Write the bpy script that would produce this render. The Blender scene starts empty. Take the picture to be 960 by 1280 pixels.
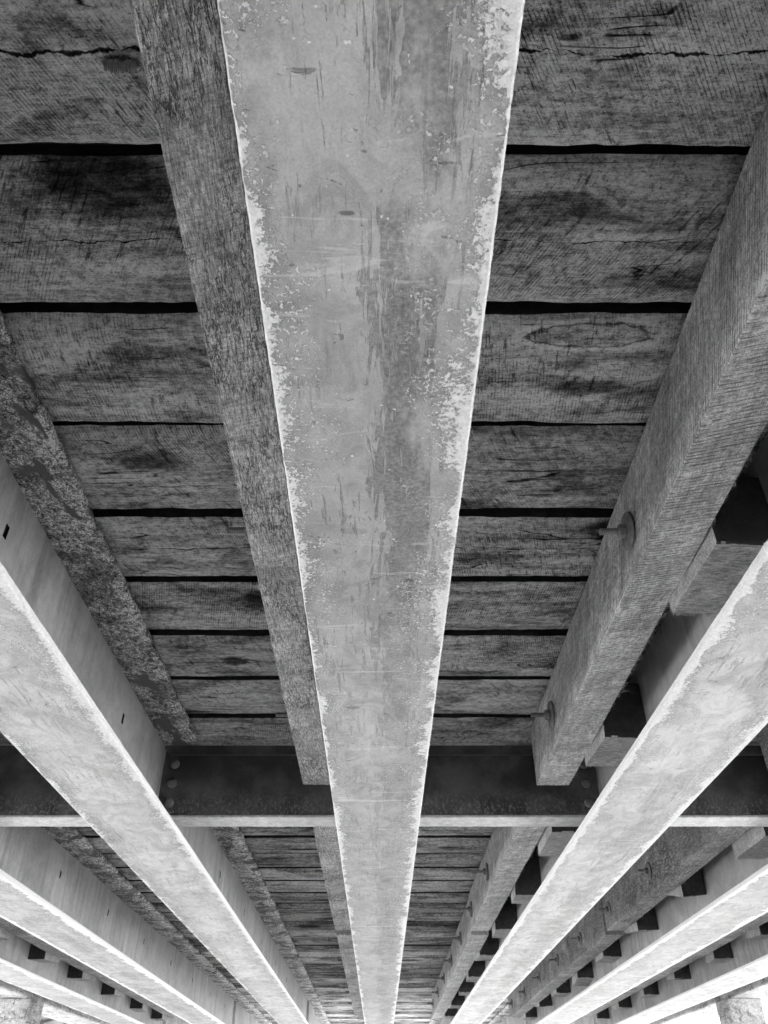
import bpy, math, random
import numpy as np
from mathutils import noise as mn, Vector
R = math.radians
random.seed(7)
sc = bpy.context.scene
C = sc.collection
CAMZ = 1.5            # camera height above the ground
FL = 0.0

# ------------------------------------------------------------------ node helpers
class NT:
    def __init__(s, name):
        s.m = bpy.data.materials.new(name); s.m.use_nodes = True
        s.t = s.m.node_tree; s.t.nodes.clear()
        s.out = s.t.nodes.new('ShaderNodeOutputMaterial')
        s.b = s.t.nodes.new('ShaderNodeBsdfPrincipled')
        s.t.links.new(s.b.outputs[0], s.out.inputs[0])
        s.tc = s.t.nodes.new('ShaderNodeTexCoord').outputs['Object']
        s.oi = s.t.nodes.new('ShaderNodeObjectInfo').outputs['Random']
    def lk(s, a, b):
        if isinstance(a, (int, float)): b.default_value = a
        elif isinstance(a, tuple): b.default_value = a if len(a) == len(b.default_value) else tuple(a) + (1,)
        else: s.t.links.new(a, b)
    def math(s, op, a, b=0.0, c=0.0, clamp=False):
        n = s.t.nodes.new('ShaderNodeMath'); n.operation = op; n.use_clamp = clamp
        s.lk(a, n.inputs[0]); s.lk(b, n.inputs[1]); s.lk(c, n.inputs[2]); return n.outputs[0]
    def add(s, a, b): return s.math('ADD', a, b)
    def mul(s, a, b): return s.math('MULTIPLY', a, b)
    def sub(s, a, b): return s.math('SUBTRACT', a, b)
    def sep(s, v):
        n = s.t.nodes.new('ShaderNodeSeparateXYZ'); s.lk(v, n.inputs[0]); return n.outputs
    def comb(s, x, y, z):
        n = s.t.nodes.new('ShaderNodeCombineXYZ')
        for i, k in enumerate((x, y, z)): s.lk(k, n.inputs[i])
        return n.outputs[0]
    def mp(s, v, scale=(1,1,1), rot=(0,0,0), loc=(0,0,0)):
        n = s.t.nodes.new('ShaderNodeMapping'); s.lk(v, n.inputs['Vector'])
        n.inputs['Scale'].default_value = scale; n.inputs['Rotation'].default_value = rot; n.inputs['Location'].default_value = loc
        return n.outputs[0]
    def shifted(s, k=37.0):
        o = s.mul(s.oi, k); v = s.comb(o, s.mul(o, 1.7), s.mul(o, -.8))
        n = s.t.nodes.new('ShaderNodeVectorMath'); n.operation = 'ADD'
        s.lk(s.tc, n.inputs[0]); s.lk(v, n.inputs[1]); return n.outputs[0]
    def noise(s, v, scale, detail=4, rough=.55, dist=0.0):
        n = s.t.nodes.new('ShaderNodeTexNoise'); s.lk(v, n.inputs['Vector'])
        n.inputs['Scale'].default_value = scale; n.inputs['Detail'].default_value = detail
        n.inputs['Roughness'].default_value = rough; n.inputs['Distortion'].default_value = dist
        return n.outputs['Fac']
    def vor(s, v, scale, feature='F1', out='Distance'):
        n = s.t.nodes.new('ShaderNodeTexVoronoi'); n.feature = feature; s.lk(v, n.inputs['Vector'])
        n.inputs['Scale'].default_value = scale; return n.outputs[out]
    def rng(s, f, a, b, c=0.0, d=1.0, smooth=True):
        n = s.t.nodes.new('ShaderNodeMapRange'); n.interpolation_type = 'SMOOTHSTEP' if smooth else 'LINEAR'
        s.lk(f, n.inputs[0])
        for i, k in enumerate((a, b, c, d)): s.lk(k, n.inputs[i + 1])
        return n.outputs[0]
    def mixf(s, f, a, b):
        n = s.t.nodes.new('ShaderNodeMix'); n.data_type = 'FLOAT'
        s.lk(f, n.inputs[0]); s.lk(a, n.inputs[2]); s.lk(b, n.inputs[3]); return n.outputs[0]
    def kerf(s, coord, period, v, k=2.5):
        w = s.math('SINE', s.add(s.mul(coord, 6.2832 / period), s.mul(s.noise(s.comb(coord, 0.0, 0.0), .45 / period, 2, .6), 5.0)))
        br = s.noise(v, 38, 3, .75)
        return s.mul(s.rng(w, .35, .95), s.rng(br, .42, .56))
    def attr(s, name):
        n = s.t.nodes.new('ShaderNodeAttribute'); n.attribute_type = 'OBJECT'; n.attribute_name = name
        return n.outputs['Fac']
    def fin(s, val, height=None, dist=.002, strength=1.0, rough=.85, spec=.25, metal=0.0):
        s.t.links.new(s.comb(val, val, val), s.b.inputs['Base Color'])
        s.lk(rough, s.b.inputs['Roughness']); s.b.inputs['Metallic'].default_value = metal
        s.b.inputs['Specular IOR Level'].default_value = spec
        if height is not None:
            n = s.t.nodes.new('ShaderNodeBump'); n.inputs['Distance'].default_value = dist
            n.inputs['Strength'].default_value = strength; s.lk(height, n.inputs['Height'])
            s.t.links.new(n.outputs[0], s.b.inputs['Normal'])
        return s.m

# ------------------------------------------------------------------ materials
def mat_plank():
    n = NT('weathered_plank_wood'); v = n.shifted()
    x, y, z = n.sep(v)
    yy = n.add(y, n.mul(n.noise(n.mp(v, (1.2, 3, 3)), 1.0, 2), .10))
    gv = n.comb(n.mul(x, .09), yy, z)
    grain = n.noise(gv, 210, 5, .7)
    grain2 = n.noise(n.comb(n.mul(x, .06), yy, z), 26, 5, .6)
    # kerf marks of the saw: one direction per board, from square across to oblique
    tilt = n.rng(n.math('FRACT', n.mul(n.oi, 7.31)), 0, 1, -1.0, .75, False)
    sx = n.add(x, n.mul(y, tilt)); sx = n.add(sx, n.mul(n.noise(v, 1.1, 1), .10))
    saw = n.noise(n.comb(sx, n.mul(y, .09), n.mul(z, .1)), 250, 3, .7)
    gou = n.noise(n.comb(sx, n.mul(y, .16), n.mul(z, .1)), 85, 3, .7)
    kf = n.mul(n.kerf(sx, .0085, v), n.rng(n.noise(n.mp(v, loc=(6, 1, 2)), 3.1, 2), .38, .56))
    sm = n.rng(n.noise(v, 2.7, 3), .36, .56)
    gm = n.rng(n.noise(n.mp(v, loc=(5, 2, 1)), 4.2, 4), .46, .60)
    gk = n.mul(n.rng(gou, .57, .64), gm)
    blot = n.noise(n.mp(v, (1, 1.8, 1)), 2.6, 4, .55, .6)
    blot2 = n.noise(n.mp(v, (.6, 1.5, 1), loc=(9, 3, 2)), 6.0, 6, .62, .5)
    cl = n.noise(n.mp(v, (1, 1.3, 1), loc=(1, 3, 7)), 45, 5, .75)
    pit = n.rng(n.noise(n.mp(v, (.6, 1, 1)), 210, 2), .60, .68)
    fine = n.noise(v, 420, 2, .7)
    base = n.rng(blot, .3, .68, .46, .80)
    base = n.mul(base, n.rng(blot2, .34, .56, .42, 1.2))
    base = n.mul(base, n.rng(grain, .34, .66, .72, 1.24))
    base = n.mul(base, n.rng(grain2, .35, .66, .74, 1.24))
    base = n.mul(base, n.mixf(sm, 1.0, n.rng(saw, .36, .60, .78, 1.12)))
    base = n.mul(base, n.mixf(gk, 1.0, .40)); base = n.mul(base, n.mixf(kf, 1.0, .52))
    base = n.mul(base, n.rng(cl, .38, .60, .60, 1.26))
    base = n.mul(base, n.rng(fine, .35, .65, .76, 1.22))
    base = n.mul(base, n.mixf(pit, 1.0, .5))
    # checks / fine cracks along the grain
    cn = n.noise(n.mp(gv, (1.2, 1, 1), loc=(2, 8, 4)), 9, 3, .5)
    ck = n.rng(n.math('ABSOLUTE', n.sub(cn, .5)), .0, .007, 1.0, 0.0)
    ck = n.mul(ck, n.rng(n.noise(n.mp(v, (1, 1, 1), loc=(1, 7, 2)), 3.3, 3), .53, .60))
    # one long split whose place differs from plank to plank
    ox, oy, oz = n.sep(n.tc)
    wob = n.mul(n.sub(n.noise(n.mp(n.tc, (1, .2, 1)), 5.5, 6, .68), .5), .060)
    d = n.math('ABSOLUTE', n.sub(n.add(oy, wob), n.attr('split_y')))
    wid = n.mul(n.attr('split_w'), n.rng(n.noise(n.mp(n.tc, (1, .1, 1), loc=(3, 3, 3)), 11, 5, .65), .40, .66, .06, 1.5))
    sp = n.rng(n.math('DIVIDE', d, n.add(wid, .00001)), .55, 1.15, 1.0, 0.0)
    sp = n.mul(sp, n.rng(n.attr('split_w'), .0005, .001))
    dark = n.math('MAXIMUM', ck, sp)
    # knots
    kv = n.mp(v, (.55, 1.5, .05))
    kd = n.add(n.vor(kv, 1.9), n.mul(n.noise(v, 9, 2), .09))
    core = n.rng(kd, .07, .13, 1.0, 0.0)
    ring = n.math('SINE', n.mul(kd, 95)); rm = n.rng(kd, .10, .30, 1.0, 0.0)
    base = n.mul(base, n.add(1.0, n.mul(n.mul(ring, rm), .20)))
    base = n.mul(base, n.mixf(core, 1.0, .35))
    base = n.mul(base, n.mixf(dark, 1.0, .06))
    wn = n.mul(n.sub(n.noise(n.mp(n.tc, (.5, 1, 1)), 13, 5, .7), .5), 3.4)
    def ell(px, py, rx, ry):
        e = n.add(n.math('POWER', n.math('DIVIDE', n.sub(ox, n.attr(px)), n.attr(rx)), 2.0), n.math('POWER', n.math('DIVIDE', n.sub(oy, n.attr(py)), n.attr(ry)), 2.0))
        return n.add(e, wn)
    e1 = ell('stain_notch_x', 'stain_notch_y', 'stain_notch_rx', 'stain_notch_ry')
    base = n.mul(base, n.rng(e1, .1, 1.5, .22, 1.0))
    e2 = n.math('SQRT', n.math('MAXIMUM', ell('knot_x', 'knot_y', 'knot_rx', 'knot_ry'), 0.0))
    base = n.mul(base, n.rng(n.math('ABSOLUTE', n.sub(e2, 1.0)), .0, .13, .30, 1.0))
    base = n.mul(base, n.rng(n.math('ABSOLUTE', n.sub(e2, 1.25)), .05, .2, 1.5, 1.0))
    base = n.mul(base, n.rng(n.math('ABSOLUTE', n.sub(e2, .55)), .0, .10, .6, 1.0))
    base = n.mul(base, n.attr('tone'))
    base = n.math('POWER', base, 1.4)
    base = n.mul(n.sub(1.0, n.math('EXPONENT', n.mul(base, -2.0))), .98)
    h = n.add(n.mul(grain, .7), n.mul(n.mul(saw, sm), .5)); h = n.sub(h, n.mul(gk, .9)); h = n.sub(h, n.mul(kf, .7)); h = n.add(h, n.mul(cl, .9))
    h = n.sub(h, n.mul(dark, 2.2)); h = n.sub(h, n.mul(pit, .4))
    return n.fin(base, h, .004, 1.0, .9, .15)

def mat_beam(name, lo, hi, sawk=1.0, cross=35, checks=.6, grk=.5):
    """sawn timber whose grain runs along local Y"""
    n = NT(name); v = n.shifted(); x, y, z = n.sep(v)
    xx = n.add(x, n.mul(n.noise(n.mp(v, (3, 1, 3)), 1.3, 2), .05))
    gv = n.comb(xx, n.mul(y, .12), z)
    grain = n.noise(gv, 260, 4, .7)
    g2 = n.noise(gv, 42, 5, .6)
    sy = n.add(n.add(y, n.mul(x, .30)), n.mul(z, .80)); sy = n.add(sy, n.mul(n.noise(v, 1.1, 1), .08))
    saw = n.noise(n.comb(n.mul(x, .10), sy, n.mul(z, .06)), 210, 3, .75)
    lin = n.noise(n.comb(n.mul(x, .16), sy, n.mul(z, .10)), 75, 4, .65)
    kf = n.kerf(sy, .0125, n.mp(v, (.5, 1, .5)))
    band = n.noise(n.comb(n.mul(x, .2), sy, n.mul(z, .2)), 14, 4, .6)
    blot = n.noise(n.mp(v, (1.6, .8, 1.6)), 3.2, 5, .6, .4)
    fib = n.noise(v, 330, 3, .75); cl = n.noise(v, 75, 4, .7)
    base = n.rng(blot, .3, .7, lo, hi)
    base = n.mul(base, n.rng(grain, .34, .66, 1 - .5 * grk, 1 + .4 * grk))
    base = n.mul(base, n.rng(g2, .34, .66, .86, 1.12))
    base = n.mul(base, n.rng(saw, .36, .64, 1 - .28 * sawk, 1 + .18 * sawk))
    base = n.mul(base, n.rng(n.math('ABSOLUTE', n.sub(lin, .5)), 0, .02, 1 - .30 * sawk, 1.0)); base = n.mul(base, n.mixf(n.mul(kf, sawk), 1.0, .50))
    base = n.mul(base, n.rng(band, .36, .60, .86, 1.08))
    base = n.mul(base, n.rng(fib, .36, .60, .68, 1.2)); base = n.mul(base, n.rng(cl, .36, .62, .82, 1.12))
    cv = n.noise(n.mp(gv, (1, 2.0, 1), loc=(4, 1, 7)), cross, 4, .65)
    ck = n.rng(n.math('ABSOLUTE', n.sub(cv, .5)), 0.0, .030, 1.0, 0.0)
    ck = n.mul(ck, n.rng(n.noise(n.mp(v, loc=(7, 7, 1)), 4.0, 3), .40, .56))
    base = n.mul(base, n.mixf(ck, 1.0, 1 - .75 * checks))
    h = n.sub(n.mul(grain, grk), n.mul(kf, .8 * sawk)); h = n.add(h, n.mul(fib, .7)); h = n.sub(h, n.mul(ck, 1.5 * checks)); h = n.add(h, n.mul(cl, .5))
    return n.fin(base, h, .003, 1.0, .92, .12)

def mat_flange():
    """pale painted underside of the bottom flange, lime-crusted edges, worn streak"""
    n = NT('chalky_painted_steel'); v = n.shifted(11.0)
    ox, oy, oz = n.sep(n.tc)
    big = n.noise(n.mp(v, (1.4, .8, 1)), 3.0, 4, .6, .5)
    med = n.noise(n.mp(v, (1.0, .7, 1)), 11, 6, .65, 1.2)
    fine = n.noise(v, 260, 3, .7)
    gr = n.noise(v, 120, 3, .6)
    base = n.mul(n.rng(big, .3, .7, .56, .74), n.attr('tone'))
    base = n.mul(base, n.rng(med, .32, .62, .78, 1.12))
    base = n.mul(base, n.rng(fine, .3, .7, .90, 1.08))
    # worn dark patches in longitudinal streaks
    sv = n.noise(n.mp(v, (1, .10, 1)), 60, 6, .75, .6)
    c = n.attr('streak')
    off = n.mul(n.sub(n.noise(n.mp(v, (.1, 1, 1)), 2.2, 3), .5), .10)
    band = n.rng(n.math('ABSOLUTE', n.sub(n.add(ox, off), c)), .0, .10, 1.0, 0.0)
    worn = n.rng(n.add(n.mul(sv, .74), n.add(n.mul(band, .16), n.mul(med, .30))), .585, .625)
    worn = n.mul(worn, n.rng(n.noise(n.mp(v, (1, .5, 1), loc=(4, 4, 4)), 5, 5, .65), .40, .50))
    worn = n.mul(n.mul(worn, n.attr('wear')), n.rng(oy, 1.1, 2.6, 1.0, .6))
    base = n.mul(base, n.mixf(worn, 1.0, n.rng(gr, .3, .7, .36, .74)))
    # scattered small scabs
    scab = n.rng(n.noise(n.mp(v, (1, 2.0, 1), loc=(2, 9, 3)), 26, 5, .6, .6), .655, .70)
    base = n.mul(base, n.mixf(scab, 1.0, .58))
    dots = n.rng(n.noise(n.mp(v, loc=(8, 9, 3)), 75, 2), .71, .76)
    base = n.mixf(dots, base, .86)
    sc_ = n.noise(n.mp(v, (1, .07, 1), rot=(0, 0, -.75)), 85, 4, .7)
    scm = n.rng(n.noise(n.mp(v, loc=(6, 2, 9)), 4.5, 4, .6), .50, .60)
    base = n.mul(base, n.mixf(n.mul(n.rng(sc_, .54, .62), scm), 1.0, .72))
    # transverse ripple (rolling marks)
    rip = n.noise(n.comb(n.mul(ox, 1.2), oy, 0.0), 80, 2)
    base = n.mul(base, n.rng(rip, .35, .65, .955, 1.03))
    # lime crust along both edges
    ax = n.math('ABSOLUTE', ox)
    en = n.noise(n.mp(v, (1, .8, 1)), 9, 4, .6)
    eg = n.noise(v, 95, 4, .75)
    dist = n.sub(.178, ax)
    w = n.mul(n.rng(en, .36, .66, .010, .050), n.rng(ox, -.1, .1, .8, 1.15))
    t = n.sub(n.math('DIVIDE', dist, w), n.mul(n.mul(n.sub(eg, .5), n.rng(dist, .003, .014)), 4.2))
    crust = n.rng(t, .7, 1.15, 1.0, 0.0)
    halo = n.mul(n.rng(n.math('DIVIDE', dist, n.mul(w, 3.6)), .35, 1.2, 1.0, 0.0), n.rng(n.noise(v, 150, 3, .7), .53, .60))
    ring = n.rng(n.math('ABSOLUTE', n.sub(t, 1.35)), 0.0, .42, 1.0, 0.0)
    base = n.mul(base, n.mixf(ring, 1.0, .84))
    crust = n.math('MAXIMUM', crust, halo)
    base = n.mixf(crust, base, n.rng(gr, .3, .7, .78, .95))
    # smooth drips of lime across
    lv = n.noise(n.mp(v, (.5, 3.4, 1), loc=(3, 1, 1)), 5.5, 5, .65, 1.0)
    lime = n.mul(n.rng(lv, .60, .66), .35)
    base = n.mixf(lime, base, .84)
    # a scrape and a few scars that belong to the middle girder
    for (sx, sy, rx, ry, k, f) in ((-.036, .62, .012, .004, .35, 1.0), (-.045, 1.36, .034, .012, .55, .55), (.075, 1.55, .014, .008, .4, 1.0), (.02, .30, .02, .006, .5, .6), (-.07, 2.25, .02, .012, .4, .7)):
        e = n.add(n.math('POWER', n.math('DIVIDE', n.sub(ox, sx), rx), 2.0), n.math('POWER', n.math('DIVIDE', n.sub(oy, sy), ry), 2.0))
        e = n.add(e, n.mul(n.sub(eg, .5), 1.6))
        mk = n.mul(n.mul(n.rng(e, .6, 1.2, 1.0, 0.0), f), n.attr('scars'))
        base = n.mul(base, n.mixf(mk, 1.0, k + .1))
    h = n.add(n.mul(fine, .22), n.mul(n.mul(crust, n.add(.5, eg)), 1.0)); h = n.sub(h, n.mul(worn, .35)); h = n.sub(h, n.mul(scab, .4))
    return n.fin(base, h, .0035, 1.0, .7, .3)

def mat_web():
    n = NT('dull_painted_steel'); v = n.shifted(11.0); ox, oy, oz = n.sep(n.tc)
    big = n.noise(n.mp(v, (1, .9, 1.2)), 2.4, 4, .6, .5)
    run = n.noise(n.mp(v, (.3, 1, .12)), 14, 5, .6)
    med = n.noise(v, 24, 6, .7, .5); fine = n.noise(v, 240, 2)
    base = n.rng(big, .3, .7, .36, .54)
    base = n.mul(base, n.mixf(n.rng(n.noise(n.mp(v, loc=(2, 2, 6)), 1.6, 3), .4, .6), 1.0, n.rng(run, .34, .66, .78, 1.16)))
    base = n.mul(base, n.rng(med, .3, .7, .88, 1.1)); base = n.mul(base, n.rng(fine, .3, .7, .93, 1.06))
    # powdery bloom scratches in the upper half
    b = n.mul(n.rng(n.noise(n.mp(v, (1, 2.4, .9)), 34, 5, .75), .54, .62), n.rng(oz, .12, .36, .05, .8))
    base = n.mixf(n.mul(b, .6), base, .52)
    scr = n.mul(n.rng(n.noise(n.mp(v, (1, 5, .9), rot=(.5, 0, 0)), 12, 5, .7), .64, .68), .55)
    base = n.mixf(scr, base, .58)
    base = n.mul(base, n.rng(oz, .0, .05, 1.10, 1.0))
    return n.fin(base, n.add(n.mul(med, .5), n.mul(b, .5)), .0015, .6, .6, .35)

def mat_lichen():
    n = NT('corroded_lichen_steel'); v = n.shifted(11.0)
    a = n.noise(v, 8, 4, .6, .6); b = n.noise(n.mp(v, (1, .75, 1)), 62, 6, .78, .4); c = n.noise(v, 200, 3, .7)
    base = n.rng(n.noise(n.mp(v, (1, .75, 1)), 62, 6, .8, .6), .36, .64, .10, 1.0)
    base = n.mul(base, n.rng(c, .40, .58, .6, 1.15))
    base = n.mul(base, n.rng(c, .35, .65, .6, 1.3))
    base = n.mul(base, n.rng(a, .40, .56, .50, 1.2)); base = n.mul(base, n.rng(n.math('ABSOLUTE', n.sep(n.tc)[0]), .08, .16, .85, 1.25))
    smooth = n.rng(n.noise(n.mp(v, (1, .6, 1), loc=(3, 3, 3)), 5.5, 4, .6, .8), .55, .60)
    base = n.mixf(smooth, base, .17)
    return n.fin(base, n.add(n.mul(b, n.sub(1.1, smooth)), n.mul(c, .4)), .008, .9, .85, .2)

def mat_brace():
    n = NT('dark_painted_steel'); v = n.shifted(11.0); ox, oy, oz = n.sep(n.tc)
    a = n.noise(v, 5, 5, .6); b = n.noise(n.mp(v, (1, 1, .7)), 90, 5, .75); f = n.noise(v, 220, 2)
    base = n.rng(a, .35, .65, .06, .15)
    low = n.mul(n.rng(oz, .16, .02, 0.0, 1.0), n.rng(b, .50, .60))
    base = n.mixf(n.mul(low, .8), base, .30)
    base = n.mul(base, n.rng(f, .3, .7, .85, 1.15))
    sp = n.rng(n.noise(n.mp(v, loc=(4, 4, 4)), 55, 3), .70, .74)
    base = n.mixf(n.mul(sp, .4), base, .3)
    return n.fin(base, n.add(b, f), .001, .6, .6, .35)

def mat_plain(name, lo, hi, scale=30, rough=.6, metal=0.0, bump=.001):
    n = NT(name); v = n.shifted(5.0)
    a = n.noise(v, scale, 6, .65, .5); f = n.noise(v, scale * 9, 2)
    base = n.mul(n.rng(a, .3, .7, lo, hi), n.rng(f, .3, .7, .85, 1.12))
    return n.fin(base, n.add(a, n.mul(f, .4)), bump, .7, rough, .3, metal)

def mat_endgrain():
    n = NT('block_wood'); v = n.shifted(); x, y, z = n.sep(v)
    g = n.noise(n.mp(v, (.25, 1, 1), rot=(0, 0, .5)), 150, 6, .75)
    w = n.noise(v, 7, 4, .6, 1.5); f = n.noise(v, 300, 2, .7)
    kn = n.math('SINE', n.mul(n.vor(n.mp(v, (1, 1.3, .3)), 5.0), 70))
    base = n.rng(w, .3, .7, .40, .60); base = n.mul(base, n.rng(g, .33, .66, .55, 1.35)); base = n.mul(base, n.rng(f, .3, .7, .75, 1.2))
    base = n.mul(base, n.add(1.0, n.mul(kn, .07)))
    return n.fin(base, n.add(g, f), .003, .9, .92, .12)

def mat_ground():
    n = NT('pale_gravel'); v = n.tc
    a = n.noise(v, .35, 5, .6); b = n.noise(v, 6, 6, .7); c = n.vor(v, 22)
    base = n.mul(n.rng(a, .3, .7, .46, .60), n.rng(b, .3, .7, .8, 1.12)); base = n.mul(base, n.rng(c, .1, .6, .8, 1.1))
    return n.fin(base, n.add(c, b), .03, .8, .95, .1)

def mat_rock():
    n = NT('pale_rock'); v = n.tc
    b = n.noise(v, 1.6, 6, .7); c = n.vor(n.mp(v, (1, 1, 1.6)), 1.3, 'DISTANCE_TO_EDGE')
    base = n.rng(b, .3, .7, .12, .32); base = n.mul(base, n.rng(c, .02, .12, .25, 1.0))
    return n.fin(base, n.add(c, b), .25, .9, .95, .1)

M = dict(plank=mat_plank(), joist=mat_beam('sawn_joist_timber', .74, .94, 1.0, 35, .3, .3),
         oldjoist=mat_beam('weathered_joist_timber', .46, .66, .35, 60, .8, .9),
         post=mat_beam('post_timber', .40, .56, .5, 16, 1.0),
         flange=mat_flange(), web=mat_web(), lichen=mat_lichen(), brace=mat_brace(), block=mat_endgrain(),
         bolt=mat_plain('galvanised_bolt', .20, .40, 60, .5, .3), rivet=mat_plain('dark_bolt', .16, .28, 60, .45),
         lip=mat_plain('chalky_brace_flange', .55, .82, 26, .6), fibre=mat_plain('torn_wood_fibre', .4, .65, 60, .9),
         gap_shade=mat_plain('shaded_plank_side', .02, .045, 30, .95, 0, .002), block_shade=mat_plain('shaded_block_end', .05, .09, 35, .8, 0, .002), ground=mat_ground(), hole_shade=mat_plain('shaded_hole', .015, .03, 60, .9), unseen_bank=mat_plain('dark_unseen_bank', .06, .1, 9, .95, 0, .02), rock=mat_rock(), asphalt=mat_plain('asphalt', .04, .06, 40, .95))

# ------------------------------------------------------------------ mesh helpers
def mesh(name, vs, fs, mat, sharp=32):
    me = bpy.data.meshes.new(name); me.from_pydata([tuple(v) for v in vs], [], fs); me.update()
    for p in me.polygons: p.use_smooth = True
    me.set_sharp_from_angle(angle=R(sharp))
    me.materials.append(mat); return me
def obj(name, me, parent=None, loc=(0, 0, 0), rot=(0, 0, 0)):
    o = bpy.data.objects.new(name, me); C.objects.link(o)
    if parent: o.parent = parent
    o.location = loc; o.rotation_euler = rot
    return o
def world(o): o.location.z += CAMZ; return o
def thing(name, label, cat, loc, group=None, me=None):
    o = bpy.data.objects.new(name, me); C.objects.link(o)
    o.location = loc; world(o); o['label'] = label; o['category'] = cat
    if group: o['group'] = group
    return o
def fb(x, y, z, oc=3):
    s = 0; a = 1
    for _ in range(oc): s += a * mn.noise((x, y, z)); x *= 2.1; y *= 2.1; z *= 2.1; a *= .5
    return s
def dens(poly, step):
    out = []
    for i, p in enumerate(poly):
        q = poly[(i + 1) % len(poly)]; L = math.dist(p, q); k = max(1, int(L / step + .5))
        for j in range(k): out.append((p[0] + (q[0] - p[0]) * j / k, p[1] + (q[1] - p[1]) * j / k))
    return out
def sweep(axis, t0, t1, prof, step, mat, name, disp=None, sharp=32):
    """profile (u,w) swept along an axis: axis 'Y' -> (u, t, w); axis 'X' -> (t, u, w); axis 'Z' -> (u, w, t)"""
    n = max(1, int(round((t1 - t0) / step))); m = len(prof); vs = []; fs = []
    for i in range(n + 1):
        t = t0 + (t1 - t0) * i / n
        for (u, w) in prof:
            tt = t
            if disp: u, w, tt = disp(u, w, t, i in (0, n))
            vs.append((u, tt, w) if axis == 'Y' else (tt, u, w) if axis == 'X' else (u, w, tt))
    for i in range(n):
        for j in range(m):
            a = i * m + j; b = i * m + (j + 1) % m
            fs.append((a, b, b + m, a + m))
    fs.append(tuple(range(m - 1, -1, -1))); fs.append(tuple(n * m + j for j in range(m)))
    me = mesh(name, vs, fs, mat, sharp)
    import bmesh
    bm = bmesh.new(); bm.from_mesh(me); bmesh.ops.recalc_face_normals(bm, faces=bm.faces); bm.to_mesh(me); bm.free()
    me.set_sharp_from_angle(angle=R(sharp))
    return me
def rect(u0, u1, w0, w1, c=.004):
    return [(u0 + c, w0), (u1 - c, w0), (u1, w0 + c), (u1, w1 - c), (u1 - c, w1), (u0 + c, w1), (u0, w1 - c), (u0, w0 + c)]
def rough_disp(amp, fine, seed, fr=3.0):
    def d(u, w, t, end):
        k = amp * fb(t * fr, u * 6 + seed, w * 6, 2); k2 = amp * fb(t * fr + 50, u * 6 + seed, w * 6, 2)
        f = fine * mn.noise((t * 55, u * 55, w * 55 + seed)); g = fine * mn.noise((t * 55, u * 55 + 9, w * 55 + seed))
        e = fine * 1.5 * mn.noise((u * 30, w * 30, seed + t)) if end else 0
        return u + k + f, w + k2 + g, t + e
    return d
def lathe(prof, seg, mat, name, axis='X'):
    """prof: (radius, height)"""
    vs = []; fs = []
    for (r, h) in prof:
        for s in range(seg):
            a = 2 * math.pi * s / seg; p = (r * math.cos(a), r * math.sin(a))
            vs.append((h, p[0], p[1]) if axis == 'X' else (p[0], h, p[1]))
    for i in range(len(prof) - 1):
        for s in range(seg):
            a = i * seg + s; b = i * seg + (s + 1) % seg; fs.append((a, b, b + seg, a + seg))
    fs.append(tuple(range(seg))); fs.append(tuple((len(prof) - 1) * seg + s for s in range(seg)))
    me = mesh(name, vs, fs, mat, 40)
    import bmesh
    bm = bmesh.new(); bm.from_mesh(me); bmesh.ops.recalc_face_normals(bm, faces=bm.faces); bm.to_mesh(me); bm.free()
    me.set_sharp_from_angle(angle=R(40)); return me
ORD = ['first', 'second', 'third', 'fourth', 'fifth', 'sixth', 'seventh', 'eighth', 'ninth', 'tenth', 'eleventh', 'twelfth', 'thirteenth', 'fourteenth', 'fifteenth', 'sixteenth', 'seventeenth', 'eighteenth', 'nineteenth', 'twentieth',
       'twenty-first', 'twenty-second', 'twenty-third', 'twenty-fourth', 'twenty-fifth', 'twenty-sixth', 'twenty-seventh', 'twenty-eighth', 'twenty-ninth', 'thirtieth', 'thirty-first', 'thirty-second', 'thirty-third', 'thirty-fourth', 'thirty-fifth', 'thirty-sixth']

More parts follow.
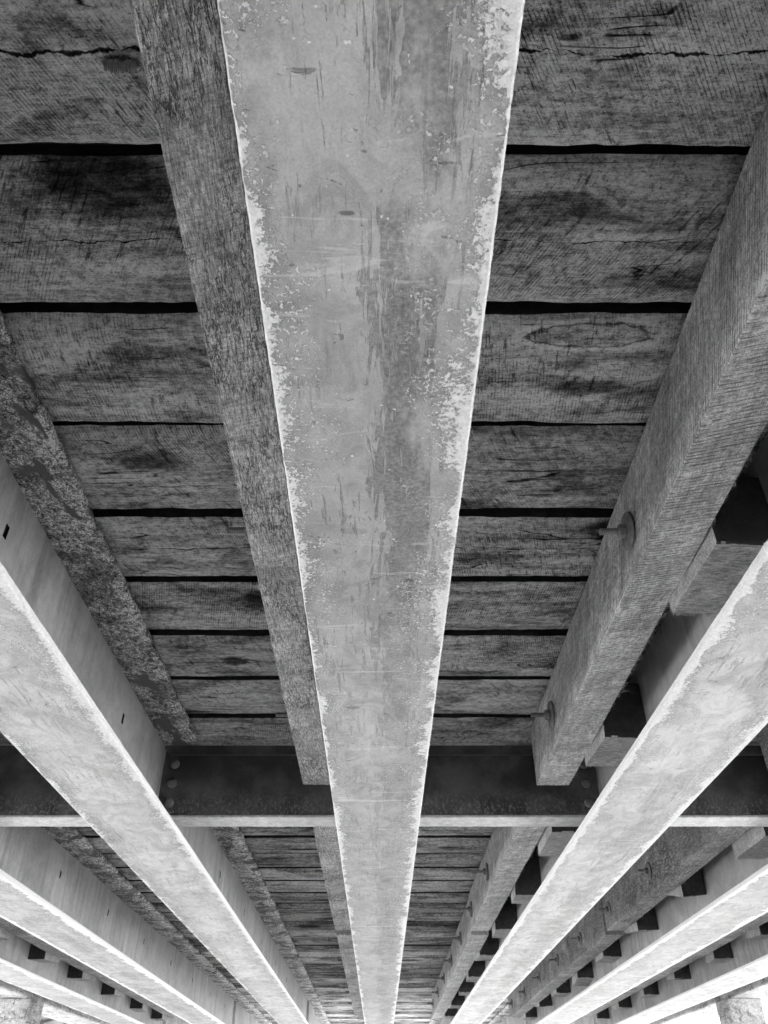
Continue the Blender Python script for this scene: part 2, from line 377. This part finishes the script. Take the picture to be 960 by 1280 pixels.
# ------------------------------------------------------------------ deck planks
PY0, PW, PZ = .438, .3790, 1.475
NEAR = {0: ('widest weathered deck plank at top of photo with long split across it', .172, .0040),
        1: ('weathered deck plank second from top with fine crack and diagonal saw marks', .17, .0016),
        2: ('weathered deck plank third from top with oval knot beside pale girder', .0, .0),
        3: ('weathered deck plank fourth from top with pale lower edge', .22, .0012),
        4: ('weathered deck plank fifth from top, split beside the upper bolt', .15, .0026),
        5: ('weathered deck plank sixth from top, just below the upper bolt', .0, .0),
        6: ('weathered deck plank seventh from top with dark oval stain', .18, .0022),
        7: ('weathered deck plank eighth from top, two above the dark cross-braces', .0, .0),
        8: ('dark deck plank ninth from top, directly above the dark cross-braces', .12, .0015)}
def plank(i):
    y0 = PY0 + PW * i; rnd = random.Random(100 + i)
    near = 0 <= i < 9
    gap = rnd.uniform(.030, .037) if i < 4 else rnd.uniform(.034, .045) if i < 9 else rnd.uniform(.030, .056)
    w = PW - gap + rnd.uniform(-.004, .004); T = .09; zj = rnd.uniform(-.004, .006) if 0 < i < 4 else rnd.uniform(-.001, .001)
    prof = []; nb = 22 if near else 9
    r0 = rnd.uniform(.012, .024) if i < 4 else .0035; r1 = rnd.uniform(.006, .011) if i < 4 else .0035; sag = rnd.uniform(.012, .022); k2 = rnd.uniform(-1, 1)
    for j in range(nb + 1):
        f = j / nb; f = .5 - .5 * math.cos(math.pi * f) if near else f
        u = w * f; e0 = max(0, 1 - u / (r0 * 2.2)); e1 = max(0, 1 - (w - u) / (r1 * 2.2))
        z = sag * (2 * f - 1) ** 2 + r0 * e0 ** 2.2 + r1 * e1 ** 2.2 + .0022 * math.sin(f * 9 + k2 * 5)
        prof.append((u, z))
    prof += [(w, T * .5), (w - .004, T), (.004, T), (0, T * .5)]
    def d(u, z, t, end, i=i):
        if z > T * .45: return u + .002 * mn.noise((t * 3, 5, i * 7.1)) + (0.003 * fb(t * 7, 1.5 + (u > .1), i * 3.3, 2)), z, t
        e = fb(t * 2.3, u * 9, i * 4.7, 3) * (.0062 if i < 4 else .0034 if i < 9 else .0015)
        x = fb(t * 7, u * 2.2 + (9 if u > w / 2 else 0), i * 3.3, 3) * .0050 + .0016 * mn.noise((t * 38, (u > w / 2) * 7, i * 2.2)) if (u < .06 or u > w - .06) else 0
        return u + x, z + e + .0012 * mn.noise((t * 30, u * 45, i)), t
    HX = 4.3
    if near:   # dense only where the photo can see, still one swept board
        ts = list(np.arange(-4.3, -2.0, .12)) + list(np.arange(-2.0, 2.0, .018)) + list(np.arange(2.0, 4.301, .12))
    else: ts = list(np.arange(-4.3, 4.301, .05 if i < 30 else .1))
    m = len(prof); vs = []; fs = []
    jx = rnd.uniform(-.03, .03)
    for t in ts:
        for (u, z) in prof:
            a, b, c = d(u, z, float(t), False); vs.append((c + jx, a, b))
    for q in range(len(ts) - 1):
        for j in range(m):
            a = q * m + j; b = q * m + (j + 1) % m; fs.append((a, a + m, b + m, b))
    fs.append(tuple(range(m))); fs.append(tuple((len(ts) - 1) * m + j for j in range(m - 1, -1, -1)))
    me = mesh('deck_plank', vs, fs, M['plank'], 38)
    me.materials.append(M['gap_shade'])
    for p in me.polygons:      # gap shade painted on the sawn sides of the board, never the underside
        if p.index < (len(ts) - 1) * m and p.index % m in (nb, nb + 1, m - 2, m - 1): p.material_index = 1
    if i in NEAR: lab, sy, sw = NEAR[i]
    else:
        sy = rnd.uniform(.06, .3); sw = rnd.choice((0, .002, .003))
        if i < 0: lab = 'weathered deck plank overhead behind the viewpoint'
        elif i < 12: lab = 'weathered deck plank hidden just behind the dark cross-braces'
        else: lab = ORD[i - 12] + ' thin-looking deck plank below the pale lower flanges of the cross-braces'
    o = thing('deck_plank', lab, 'deck plank', (0, y0, PZ + zj), 'deck planks laid side by side across the girders', me)
    st = {0: (-.45, .185, .036, .014), 1: (-.56, .05, .16, .07), 2: (.51, .20, .11, .04), 3: (-.64, .10, .12, .05), 6: (-.58, .17, .06, .04)}.get(i, (rnd.uniform(-1.2, 1.2), rnd.uniform(.05, .3), rnd.uniform(.08, .2), rnd.uniform(.02, .06)))  # first entry paints the shaded notch behind the torn fibres, the others are stains
    kn = {2: (.50, .045, .13, .028), 6: (.62, .2, .06, .025)}.get(i, (50.0, 0, .1, .1))
    for kk, vv in zip(('stain_notch_x', 'stain_notch_y', 'stain_notch_rx', 'stain_notch_ry', 'knot_x', 'knot_y', 'knot_rx', 'knot_ry'), st + kn): o[kk] = float(vv)
    o['tone'] = rnd.uniform(.88, 1.1) if i < 9 else rnd.choice((.38, .5, .65, .8, 1.0)) * rnd.uniform(.9, 1.1)
    o['split_y'] = float(sy); o['split_w'] = float(sw)
    return o
for i in range(-4, 46): plank(i)

# comb of torn fibres left by the saw in the first plank
vs, fs = [], []
rn = random.Random(3)
for k in range(26):
    x = -.478 + k * .0022; L = rn.uniform(.014, .022); y = .178 + rn.uniform(-.002, .002); b = len(vs); w = .0008
    for (dx, dy, dz) in ((-w, 0, .002), (w, 0, .002), (w, L, 0), (-w, L, 0), (0, 0, -.004), (0, L, -.0035)):
        vs.append((x + dx + dy * -.15, y + dy, dz - .013))
    fs += [(b, b + 3, b + 5, b + 4), (b + 1, b + 4, b + 5, b + 2), (b, b + 4, b + 1), (b + 3, b + 2, b + 5)]
p0 = [o for o in bpy.data.objects if o.name.startswith('deck_plank') and abs(o.location.y - PY0) < .01][0]
obj('torn_fibre', mesh('torn_fibre', vs, fs, M['fibre']), p0)['kind'] = 'stuff'

# road surface on top of the planks
rd = obj('road', sweep("Y", -1.4, 18.2, rect(-4.2, 4.2, 0, .08, .01), 1.0, M['asphalt'], 'road'), None, (0, 0, PZ + .097)); world(rd); rd['kind'] = 'structure'

# ------------------------------------------------------------------ girders
GX = {'L3': -3.015, 'L2': -2.06, 'L1': -1.033, 'C': -.010, 'R1': 1.025, 'R2': 2.06, 'R3': 3.01}
GHW = {'L3': .175, 'L2': .190, 'L1': .174, 'C': .173, 'R1': .182, 'R2': .186, 'R3': .172}
BOLTY = [1.80, 3.06, 4.25, 5.52, 6.66, 7.82, 8.95, 10.1, 11.25, 12.4]
def web_mesh(y0, y1, z0, z1, t, holes):
    vs, fs = [], []
    ys = [y0]
    for (hy, hz, a, b) in holes: ys += [hy - a, hy + a]
    ys.append(y1)
    def quad(p): b = len(vs); vs.extend(p); fs.append((b, b + 1, b + 2, b + 3))
    for s in (-1, 1):
        x = s * t
        for q in range(len(ys) - 1):
            ya, yb = ys[q], ys[q + 1]
            if q % 2 == 0: quad([(x, ya, z0), (x, yb, z0), (x, yb, z1), (x, ya, z1)])
            else:
                hy, hz, a, b = holes[q // 2]
                quad([(x, ya, z0), (x, yb, z0), (x, yb, hz - b), (x, ya, hz - b)])
                quad([(x, ya, hz + b), (x, yb, hz + b), (x, yb, z1), (x, ya, z1)])
    for (hy, hz, a, b) in holes:
        quad([(-t, hy - a, hz - b), (t, hy - a, hz - b), (t, hy + a, hz - b), (-t, hy + a, hz - b)])
        quad([(-t, hy - a, hz + b), (t, hy - a, hz + b), (t, hy + a, hz + b), (-t, hy + a, hz + b)])
        quad([(-t, hy - a, hz - b), (t, hy - a, hz - b), (t, hy - a, hz + b), (-t, hy - a, hz + b)])
        quad([(-t, hy + a, hz - b), (t, hy + a, hz - b), (t, hy + a, hz + b), (-t, hy + a, hz + b)])
        quad([(-t + .004, hy - a, hz - b), (-t + .004, hy + a, hz - b), (-t + .004, hy + a, hz + b), (-t + .004, hy - a, hz + b)])
    me = mesh('web', vs, fs, M['web'])
    if holes:
        me.materials.append(M['hole_shade'])
        for p in list(me.polygons)[-5 * len(holes):]: p.material_index = 1  # darkness of the open holes painted on the pocket faces
    return me
def girder(key, label, streak, wear, scars):
    X, hw = GX[key], GHW[key]
    g = thing('steel_girder', label, 'girder', (X, 0, 1.0), 'parallel steel girders under the deck')
    sd = X * 3.1
    def de(u, w, t, end):
        e = 0
        if abs(u) > hw - .012:
            e = .0007 * mn.noise((t * 28, sd, u * 3)) + .0011 * mn.noise((t * 90, sd, w * 60)) + .0006 * mn.noise((t * 3, sd, u))
        return u + e, w, t
    stp = .012
    f = obj('bottom_flange', sweep('Y', -1.3, 13.12, rect(-hw, hw, 0, .022, .004), stp, M['flange'], 'bottom_flange', de), g)
    f['streak'] = streak; f['wear'] = wear; f['scars'] = scars; f['tone'] = {'C': .68, 'L1': .92, 'L2': .72, 'L3': .64, 'R2': .72, 'R3': .66}.get(key, .92)
    def dt(u, w, t, end):
        e = 0
        if abs(u) > hw - .016:
            e = .007 * fb(t * 9, sd + 4, u * 3, 3) + .004 * mn.noise((t * 60, sd, w * 40))
            k = (t - PY0) / PW; k = abs(k - round(k)) * PW           # wasted at each plank gap
            e -= math.copysign(.008 * max(0, 1 - k / .022), u) if k < .022 else 0
        return u + e, w + .0012 * mn.noise((u * 60, t * 60, sd)), t
    obj('top_flange', sweep('Y', -1.3, 13.12, dens(rect(-hw, hw, .45, .472, .004), .04), .02, M['lichen'], 'top_flange', dt), g)
    holes = [(y - .03, .30, .011, .021) for y in BOLTY if not 4.0 < y < 4.5] if key in ('L1', 'L2') else []
    obj('web', web_mesh(-1.3, 13.12, .0225, .4495, .007, holes), g)
    # rolled fillets where web meets flanges
    for s in (-1, 1):
        pf = [(s * .0072, .0223), (s * .026, .0223), (s * .014, .029), (s * .0072, .041)]
        obj('fillet', sweep('Y', -1.29, 13.1, pf, 2.0, M['web'], 'fillet'), g)
    # next span bolted on behind a heavier web plate
    obj('splice_plate', sweep('Y', 13.14, 14.3, rect(-.035, .035, .024, .445, .003), .3, M['web'], 'splice_plate'), g)
    f2 = obj('bottom_flange', sweep('Y', 13.14, 19, rect(-hw, hw, 0, .022, .004), .2, M['flange'], 'bottom_flange'), g)
    f2['streak'] = streak; f2['wear'] = wear; f2['scars'] = 0.0; f2['tone'] = .9
    obj('top_flange', sweep('Y', 13.14, 19, rect(-hw, hw, .45, .472, .004), .2, M['lichen'], 'top_flange'), g)
    obj('web', web_mesh(14.31, 19, .0225, .4495, .007, []), g)
    return g
girder('L3', 'pale steel girder at far left, outermost beside the left post', -.3, .9, 0.0)
girder('L2', 'pale steel girder second from the left in the lower left corner', -.02, .8, 0.0)
girder('L1', 'bright steel girder just left of the middle girder, lichen on its top flange', -.15, .9, 0.0)
girder('C', 'big middle steel girder running straight up the photo with worn dark streak', .055, .85, 1.0)
girder('R1', 'bright steel girder just right of the middle, beside the thick bolted timber', .05, .9, 0.0)
girder('R2', 'pale steel girder second from the right, under the smaller wooden blocks', .3, .8, 0.0)
girder('R3', 'pale steel girder at far right, outermost beside the right post', .3, .8, 0.0)

# ------------------------------------------------------------------ cross braces
RV = lathe([(.020, 0), (.022, -.004), (.021, -.011), (.016, -.016), (.008, -.018)], 16, M['rivet'], 'bolt', 'Y')
def brace(a, b, label):
    xa, xb = GX[a] + .012, GX[b] - .012; L = xb - xa
    t = thing('cross_brace', label, 'cross brace', (xa, 3.72, 1.122), 'dark steel cross-braces between the girders')
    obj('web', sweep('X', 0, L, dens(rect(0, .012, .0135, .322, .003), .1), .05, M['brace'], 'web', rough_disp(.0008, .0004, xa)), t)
    obj('bottom_flange', sweep('X', 0, L, rect(-.004, .135, 0, .0125, .003), .03, M['lip'], 'bottom_flange', rough_disp(.0006, .0008, xa + 2)), t)
    # top leg: a lip that stands proud, its corners cut back
    c = .03
    pts = [(c, 0), (L - c, 0), (L, .03), (L, .042), (0, .042), (0, .03)]
    vs = [(x, -.026, .286 + z) for x, z in pts] + [(x, -.002, .286 + z) for x, z in pts]
    n6 = len(pts); fs = [tuple(range(n6)), tuple(range(2 * n6 - 1, n6 - 1, -1))] + [(k, k + n6, (k + 1) % n6 + n6, (k + 1) % n6) for k in range(n6)]
    obj('top_lip', mesh('top_lip', vs, fs, M['brace']), t)
    for e in (0, 1):
        for z in (.065, .155, .245):
            obj('bolt', RV, t, ((.055 if e == 0 else L - .055), -.001, z), (0, random.random(), 0))
brace('L2', 'L1', 'dark steel cross-brace at the left edge of the photo')
brace('L1', 'C', 'dark steel cross-brace with three bolts, left of the middle girder')
brace('C', 'R1', 'dark steel cross-brace right of the middle girder behind the thick timber end')
brace('R1', 'R2', 'dark steel cross-brace at the right edge of the photo')

# ------------------------------------------------------------------ joists, bolts, spacer blocks
def bolt(parent, x, y, z, s, tail, hid, rnd):
    """galvanised carriage bolt; s=-1 points to -X. tail: visible rod; hid: rod inside"""
    rod = lathe([(.010, hid), (.010, -.02), (.0085, -.022)] + [(.0085 + .0012 * (k % 2), -.024 - k * .003) for k in range(int(tail / .003) - 7)] + [(.007, -tail)], 12, M['bolt'], 'bolt')
    o = obj('bolt', rod, parent, (x, y, z), (rnd.uniform(-.5, .5), rnd.uniform(-.04, .04) , rnd.uniform(-.06, .06) + (math.pi if s > 0 else 0)))
    obj('washer', lathe([(.014, -.001), (.050, -.001), (.054, -.004), (.054, -.009), (.050, -.012), (.014, -.012)], 36, M['bolt'], 'washer'), o)
    obj('nut', lathe([(.018, -.0125), (.020, -.015), (.020, -.030), (.017, -.033)], 6, M['bolt'], 'nut'), o)
def joist(x0, x1, y0, y1, zb, label, mat, name='timber_joist', bolts=(), side=-1, seed=0, fray=0, hid=.3, grp='timber joists bolted along the girders', pieces=.03):
    rnd = random.Random(seed)
    w = x1 - x0; t = thing(name, label, 'joist', (x0, y0, zb), grp)
    h = 1.468 - zb
    prof = dens(rect(0, w, 0, h, .0025), .014 if y0 < 3 else .04)
    obj('beam', sweep('Y', 0, y1 - y0, prof, .012 if y0 < 3 else .04, M[mat], 'beam', rough_disp(.0016, .0009, seed * 3.7, 2.2), 42), t)
    for by in bolts:
        if y0 < by < y1: bolt(t, 0 if side < 0 else w, by - y0, 1.327 - zb + rnd.uniform(-.004, .004), side, rnd.uniform(.075, .09), hid, rnd)
    if fray:
        vs, fs = [], []
        for k in range(fray):
            y = rnd.uniform(.1, y1 - y0 - .02); L = abs(rnd.gauss(0, .012)) + .004
            if rnd.random() < .06: L *= 3
            a = rnd.uniform(-2.2, 1.2); bx, bz = w + .001, rnd.uniform(-.001, .004)
            dx, dy, dz = abs(math.cos(a)) * L * rnd.uniform(.2, .9), math.sin(a) * L * 1.4, -L * rnd.uniform(.0, .5); r = rnd.uniform(.0004, .0013); b = len(vs)
            vs += [(bx - .003, y - r, bz), (bx - .003, y + r, bz), (bx, y, bz + 2 * r), (bx + dx * .6, y + dy * .5 - r * .6, bz + dz * .3), (bx + dx * .6, y + dy * .5 + r * .6, bz + dz * .3), (bx + dx * .6, y + dy * .5, bz + dz * .3 + r), (bx + dx, y + dy, bz + dz)]
            fs += [(b, b + 1, b + 4, b + 3), (b + 1, b + 2, b + 5, b + 4), (b + 2, b, b + 3, b + 5), (b + 3, b + 4, b + 6), (b + 4, b + 5, b + 6), (b + 5, b + 3, b + 6)]
        obj('frayed_edge', mesh('frayed_edge', vs, fs, M['fibre'], 180), t)['kind'] = 'stuff'
    return t
SEG = ((-1.2, 3.56), (3.88, 6.84), (6.94, 12.75))
LJ = {('A', 0): 'weathered timber left of the middle girder, running down to the near cross-brace',
      ('A', 1): 'weathered timber left of the middle girder, just beyond the cross-brace',
      ('A', 2): 'farthest weathered timber left of the middle girder, past the dark joint',
      ('B', 0): 'thick pale sawn timber with two big bolts, right of the middle girder',
      ('B', 1): 'pale bolted timber right of the middle girder, just beyond the cross-brace',
      ('B', 2): 'farthest pale bolted timber right of the middle girder, past the dark joint',
      ('D', 0): 'timber end at right edge of photo above the cross-brace',
      ('D', 1): 'bolted timber between the two bright right girders, just beyond the cross-brace',
      ('D', 2): 'farthest bolted timber between the two bright right girders, past the joint',
      }
for k, (a, b) in enumerate(SEG):
    dx = (0, .0, .012)[k]
    joist(-.343 + dx * .3, -.222 + dx * .3, a, b, 1.218 - (.012 if k == 2 else 0), LJ['A', k], 'oldjoist', bolts=BOLTY, seed=11 + k, hid=.2, fray=20 if k == 0 else 0)
    joist(.698 + dx, .842 + dx * .4, a, b, 1.215 - (.012 if k == 2 else 0), LJ['B', k], 'joist', bolts=BOLTY, seed=21 + k, fray=420 if k == 0 else 160, hid=.3)
    joist(1.745 + dx, 1.885 + dx, a, b, 1.216 - (.012 if k == 2 else 0), LJ['D', k], 'oldjoist' , bolts=BOLTY, seed=31 + k, fray=60, hid=.3)
joist(2.69, 2.83, 4.0, 12.75, 1.205, 'timber half hidden above the far right girder with blocks behind it', 'oldjoist', seed=41, side=-1, hid=.2)
joist(-2.85, -2.70, 4.0, 12.75, 1.205, 'timber half hidden above the far left girder with blocks behind it', 'oldjoist', seed=42, side=1)

def block(x0, x1, y0, ly, zb, h, label, seed, rz=0, rx=0, ry=0):
    rnd = random.Random(seed); w = x1 - x0
    me = sweep('X', 0, w, dens(rect(0, ly, 0, h, .005), .02), .012 if y0 < 4.2 else .03, M['block'], 'spacer_block', rough_disp(.0016, .0013, seed * 1.9, 9), 42)
    me.materials.append(M['block_shade'])
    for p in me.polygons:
        if p.normal.y < -.7: p.material_index = 1  # shade painted on the near faces only, the wood itself is not darker
    o = thing('spacer_block', label, 'wood block', (x0, y0, zb), 'wooden spacer blocks between timber and girder', me)
    o.rotation_euler = (rx, ry, rz)
    if y0 < 4.6:   # ragged saw fuzz hanging from the far lower edge, same board
        vs, fs = [], []
        for k in range(90):
            x = rnd.uniform(.002, w - .002); L = rnd.uniform(.002, .011); r = rnd.uniform(.0004, .001); b = len(vs)
            vs += [(x - r, ly, .003), (x + r, ly, .003), (x, ly - .003, 0), (x + rnd.uniform(-.003, .003), ly + L * .7, -L * .6)]
            fs += [(b, b + 1, b + 3), (b + 1, b + 2, b + 3), (b + 2, b, b + 3)]
        obj('frayed_edge', mesh('frayed_edge', vs, fs, M['fibre'], 180), o)['kind'] = 'stuff'
BY = [1.64, 2.90, 4.08, 5.42, 6.52, 7.67, 8.80, 9.95, 11.1, 12.25]
rb = random.Random(5)
for k, y in enumerate(BY):
    nb = ('upper', 'lower')[k] if k < 2 else None
    lab = (f'{nb} rough wooden block between the thick pale timber and the right girder' if nb else
           f'{ORD[k-2]} wooden block beyond the cross-brace, beside the pale bolted timber')
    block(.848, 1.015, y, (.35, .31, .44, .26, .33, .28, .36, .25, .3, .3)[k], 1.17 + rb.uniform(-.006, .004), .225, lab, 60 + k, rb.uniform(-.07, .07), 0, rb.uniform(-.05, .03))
    if k >= 2:
        tw = (0, 0, 0, .28, .12, 0, -.1, 0, .1, 0)[k]
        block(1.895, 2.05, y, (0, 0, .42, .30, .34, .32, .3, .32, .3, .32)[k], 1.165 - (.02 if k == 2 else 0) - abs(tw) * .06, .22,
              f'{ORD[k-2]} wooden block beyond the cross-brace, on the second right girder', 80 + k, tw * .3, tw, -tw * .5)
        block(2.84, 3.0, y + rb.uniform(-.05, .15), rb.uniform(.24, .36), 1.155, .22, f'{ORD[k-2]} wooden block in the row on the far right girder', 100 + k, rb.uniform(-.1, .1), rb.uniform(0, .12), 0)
    if k >= 2:
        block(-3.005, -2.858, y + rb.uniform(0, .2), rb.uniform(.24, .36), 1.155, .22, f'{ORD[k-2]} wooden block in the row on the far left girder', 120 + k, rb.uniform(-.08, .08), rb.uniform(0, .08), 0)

# ------------------------------------------------------------------ edge stringers on posts
for s, wd in ((-1, 'left'), (1, 'right')):
    x0 = 3.80 if s > 0 else -4.25
    t = thing('edge_stringer', f'pale timber stringer along the {wd} edge of the deck, on a post', 'edge beam', (x0, 3.0, 1.14), 'edge stringers carried by posts')
    obj('beam', sweep('Y', 0, 14, dens(rect(0, .45, 0, .325, .012), .06), .07, M['post'], 'beam', rough_disp(.008, .003, 5 + s, 1.5)), t)
    px = 3.76 if s > 0 else -4.14
    p = thing('timber_post', f'square timber post under the {wd} edge stringer at bottom {wd} corner', 'post', (px, 10.1, -1.52), 'posts carrying the edge stringers')
    obj('shaft', sweep('Z', 0, 2.652, dens(rect(0, .38, 0, .38, .02), .05), .05, M['post'], 'shaft', rough_disp(.010, .003, 8 + s, 1.2)), p)
    for (bx, bz) in ((.27, 2.40), (.27, 2.30), (.34, 2.30)):
        obj('bolt', lathe([(.020, 0), (.020, -.012), (.012, -.018)], 12, M['fibre'], 'bolt', 'Y'), p, (bx if s > 0 else .38 - bx, -.008, bz))

# ------------------------------------------------------------------ ground and bank
def terrain():
    nx, ny = 140, 160; vs, fs = [], []
    xs = [math.copysign(abs(k) ** 1.9 * 400, k) for k in np.linspace(-1, 1, nx)]
    ys = [-1.9 + (abs(k) ** 2.2 * 420) * (1 if k > 0 else -.5) for k in np.linspace(-.6, 1, ny)]
    for y in ys:
        for x in xs:
            z = -1.5 + .03 * mn.noise((x * .9, y * .9, 0)) + .05 * mn.noise((x * .2, y * .2, 3))
            if y < -.9 and abs(x) < 30: z += min(3.1, max(0, (-.4 - y) * 2.4))  # unseen bank behind the camera, raised and darkened to hold back light
            vs.append((x, y, z))
    for j in range(ny - 1):
        for i in range(nx - 1):
            a = j * nx + i; fs.append((a, a + 1, a + nx + 1, a + nx))
    o = obj('ground', mesh('ground', vs, fs, M['ground'], 180)); world(o); o['kind'] = 'structure'
    o.data.materials.append(M['unseen_bank'])
    for p in o.data.polygons:
        c = p.center
        if c.y < -.1 + .3 * mn.noise((c.x * .6, c.y, 0)) and abs(c.x) < 30: p.material_index = 1
    # rocky bank beyond the left side
    vs, fs = [], []; nx, ny = 90, 60
    for j in range(ny):
        for i in range(nx):
            x = -30 + 31 * i / (nx - 1); y = 18 + 26 * j / (ny - 1); d = min(1, (nx - 1 - i) / 14) * min(1, j / 14)
            z = -1.6 + 7.5 * (d * d * (3 - 2 * d)) + d * (1.1 * fb(x * .35, y * .35, 0, 4) + .5 * abs(mn.noise((x * 1.4, y * 1.4, 5))))
            vs.append((x, y, z))
    for j in range(ny - 1):
        for i in range(nx - 1):
            a = j * nx + i; fs.append((a, a + 1, a + nx + 1, a + nx))
    o = obj('hillside', mesh('hillside', vs, fs, M['rock'], 60)); world(o); o['kind'] = 'structure'
terrain()

# ------------------------------------------------------------------ light
SUN_EL, SUN_AZ = 42.0, 1.0       # azimuth from +Y towards +X
w = bpy.data.worlds.new('World'); sc.world = w; w.use_nodes = True
nt = w.node_tree; nt.nodes.clear()
sky = nt.nodes.new('ShaderNodeTexSky'); sky.sky_type = 'NISHITA'; sky.sun_disc = False
sky.sun_elevation = R(SUN_EL); sky.sun_rotation = R(SUN_AZ); sky.air_density = 1.2; sky.dust_density = 2.0
bw = nt.nodes.new('ShaderNodeRGBToBW'); bg = nt.nodes.new('ShaderNodeBackground'); wo = nt.nodes.new('ShaderNodeOutputWorld')
nt.links.new(sky.outputs[0], bw.inputs[0]); nt.links.new(bw.outputs[0], bg.inputs[0]); bg.inputs[1].default_value = .15
nt.links.new(bg.outputs[0], wo.inputs[0])
ld = bpy.data.lights.new('sun', 'SUN'); ld.energy = 5.0; ld.angle = R(.53); ld.color = (1, 1, 1)
lo = bpy.data.objects.new('sun', ld); C.objects.link(lo); lo.location = (20, 10, 20)
dv = Vector((math.sin(R(SUN_AZ)) * math.cos(R(SUN_EL)), math.cos(R(SUN_AZ)) * math.cos(R(SUN_EL)), math.sin(R(SUN_EL))))
lo.rotation_euler = dv.to_track_quat('Z', 'Y').to_euler()

# ------------------------------------------------------------------ camera
cd = bpy.data.cameras.new('camera'); cam = bpy.data.objects.new('camera', cd); C.objects.link(cam)
cd.sensor_fit = 'VERTICAL'; cd.sensor_height = 36; cd.sensor_width = 27; cd.lens = 1000 / 1280 * 36
cd.shift_x = 5 / 1280; cd.clip_start = .02; cd.clip_end = 2000
cam.location = (0, 0, CAMZ); cam.rotation_euler = (R(90) + math.atan(.773), 0, 0)
sc.camera = cam
sc.view_settings.view_transform = 'Standard'; sc.view_settings.look = 'None'; sc.view_settings.gamma = 1
sc.view_settings.use_curve_mapping = False; sc.view_settings.exposure = 2.94
sc.render.engine = 'CYCLES'; sc.cycles.use_denoising = True; sc.cycles.max_bounces = 6; sc.cycles.diffuse_bounces = 4; sc.cycles.use_adaptive_sampling = True; sc.cycles.adaptive_threshold = .03
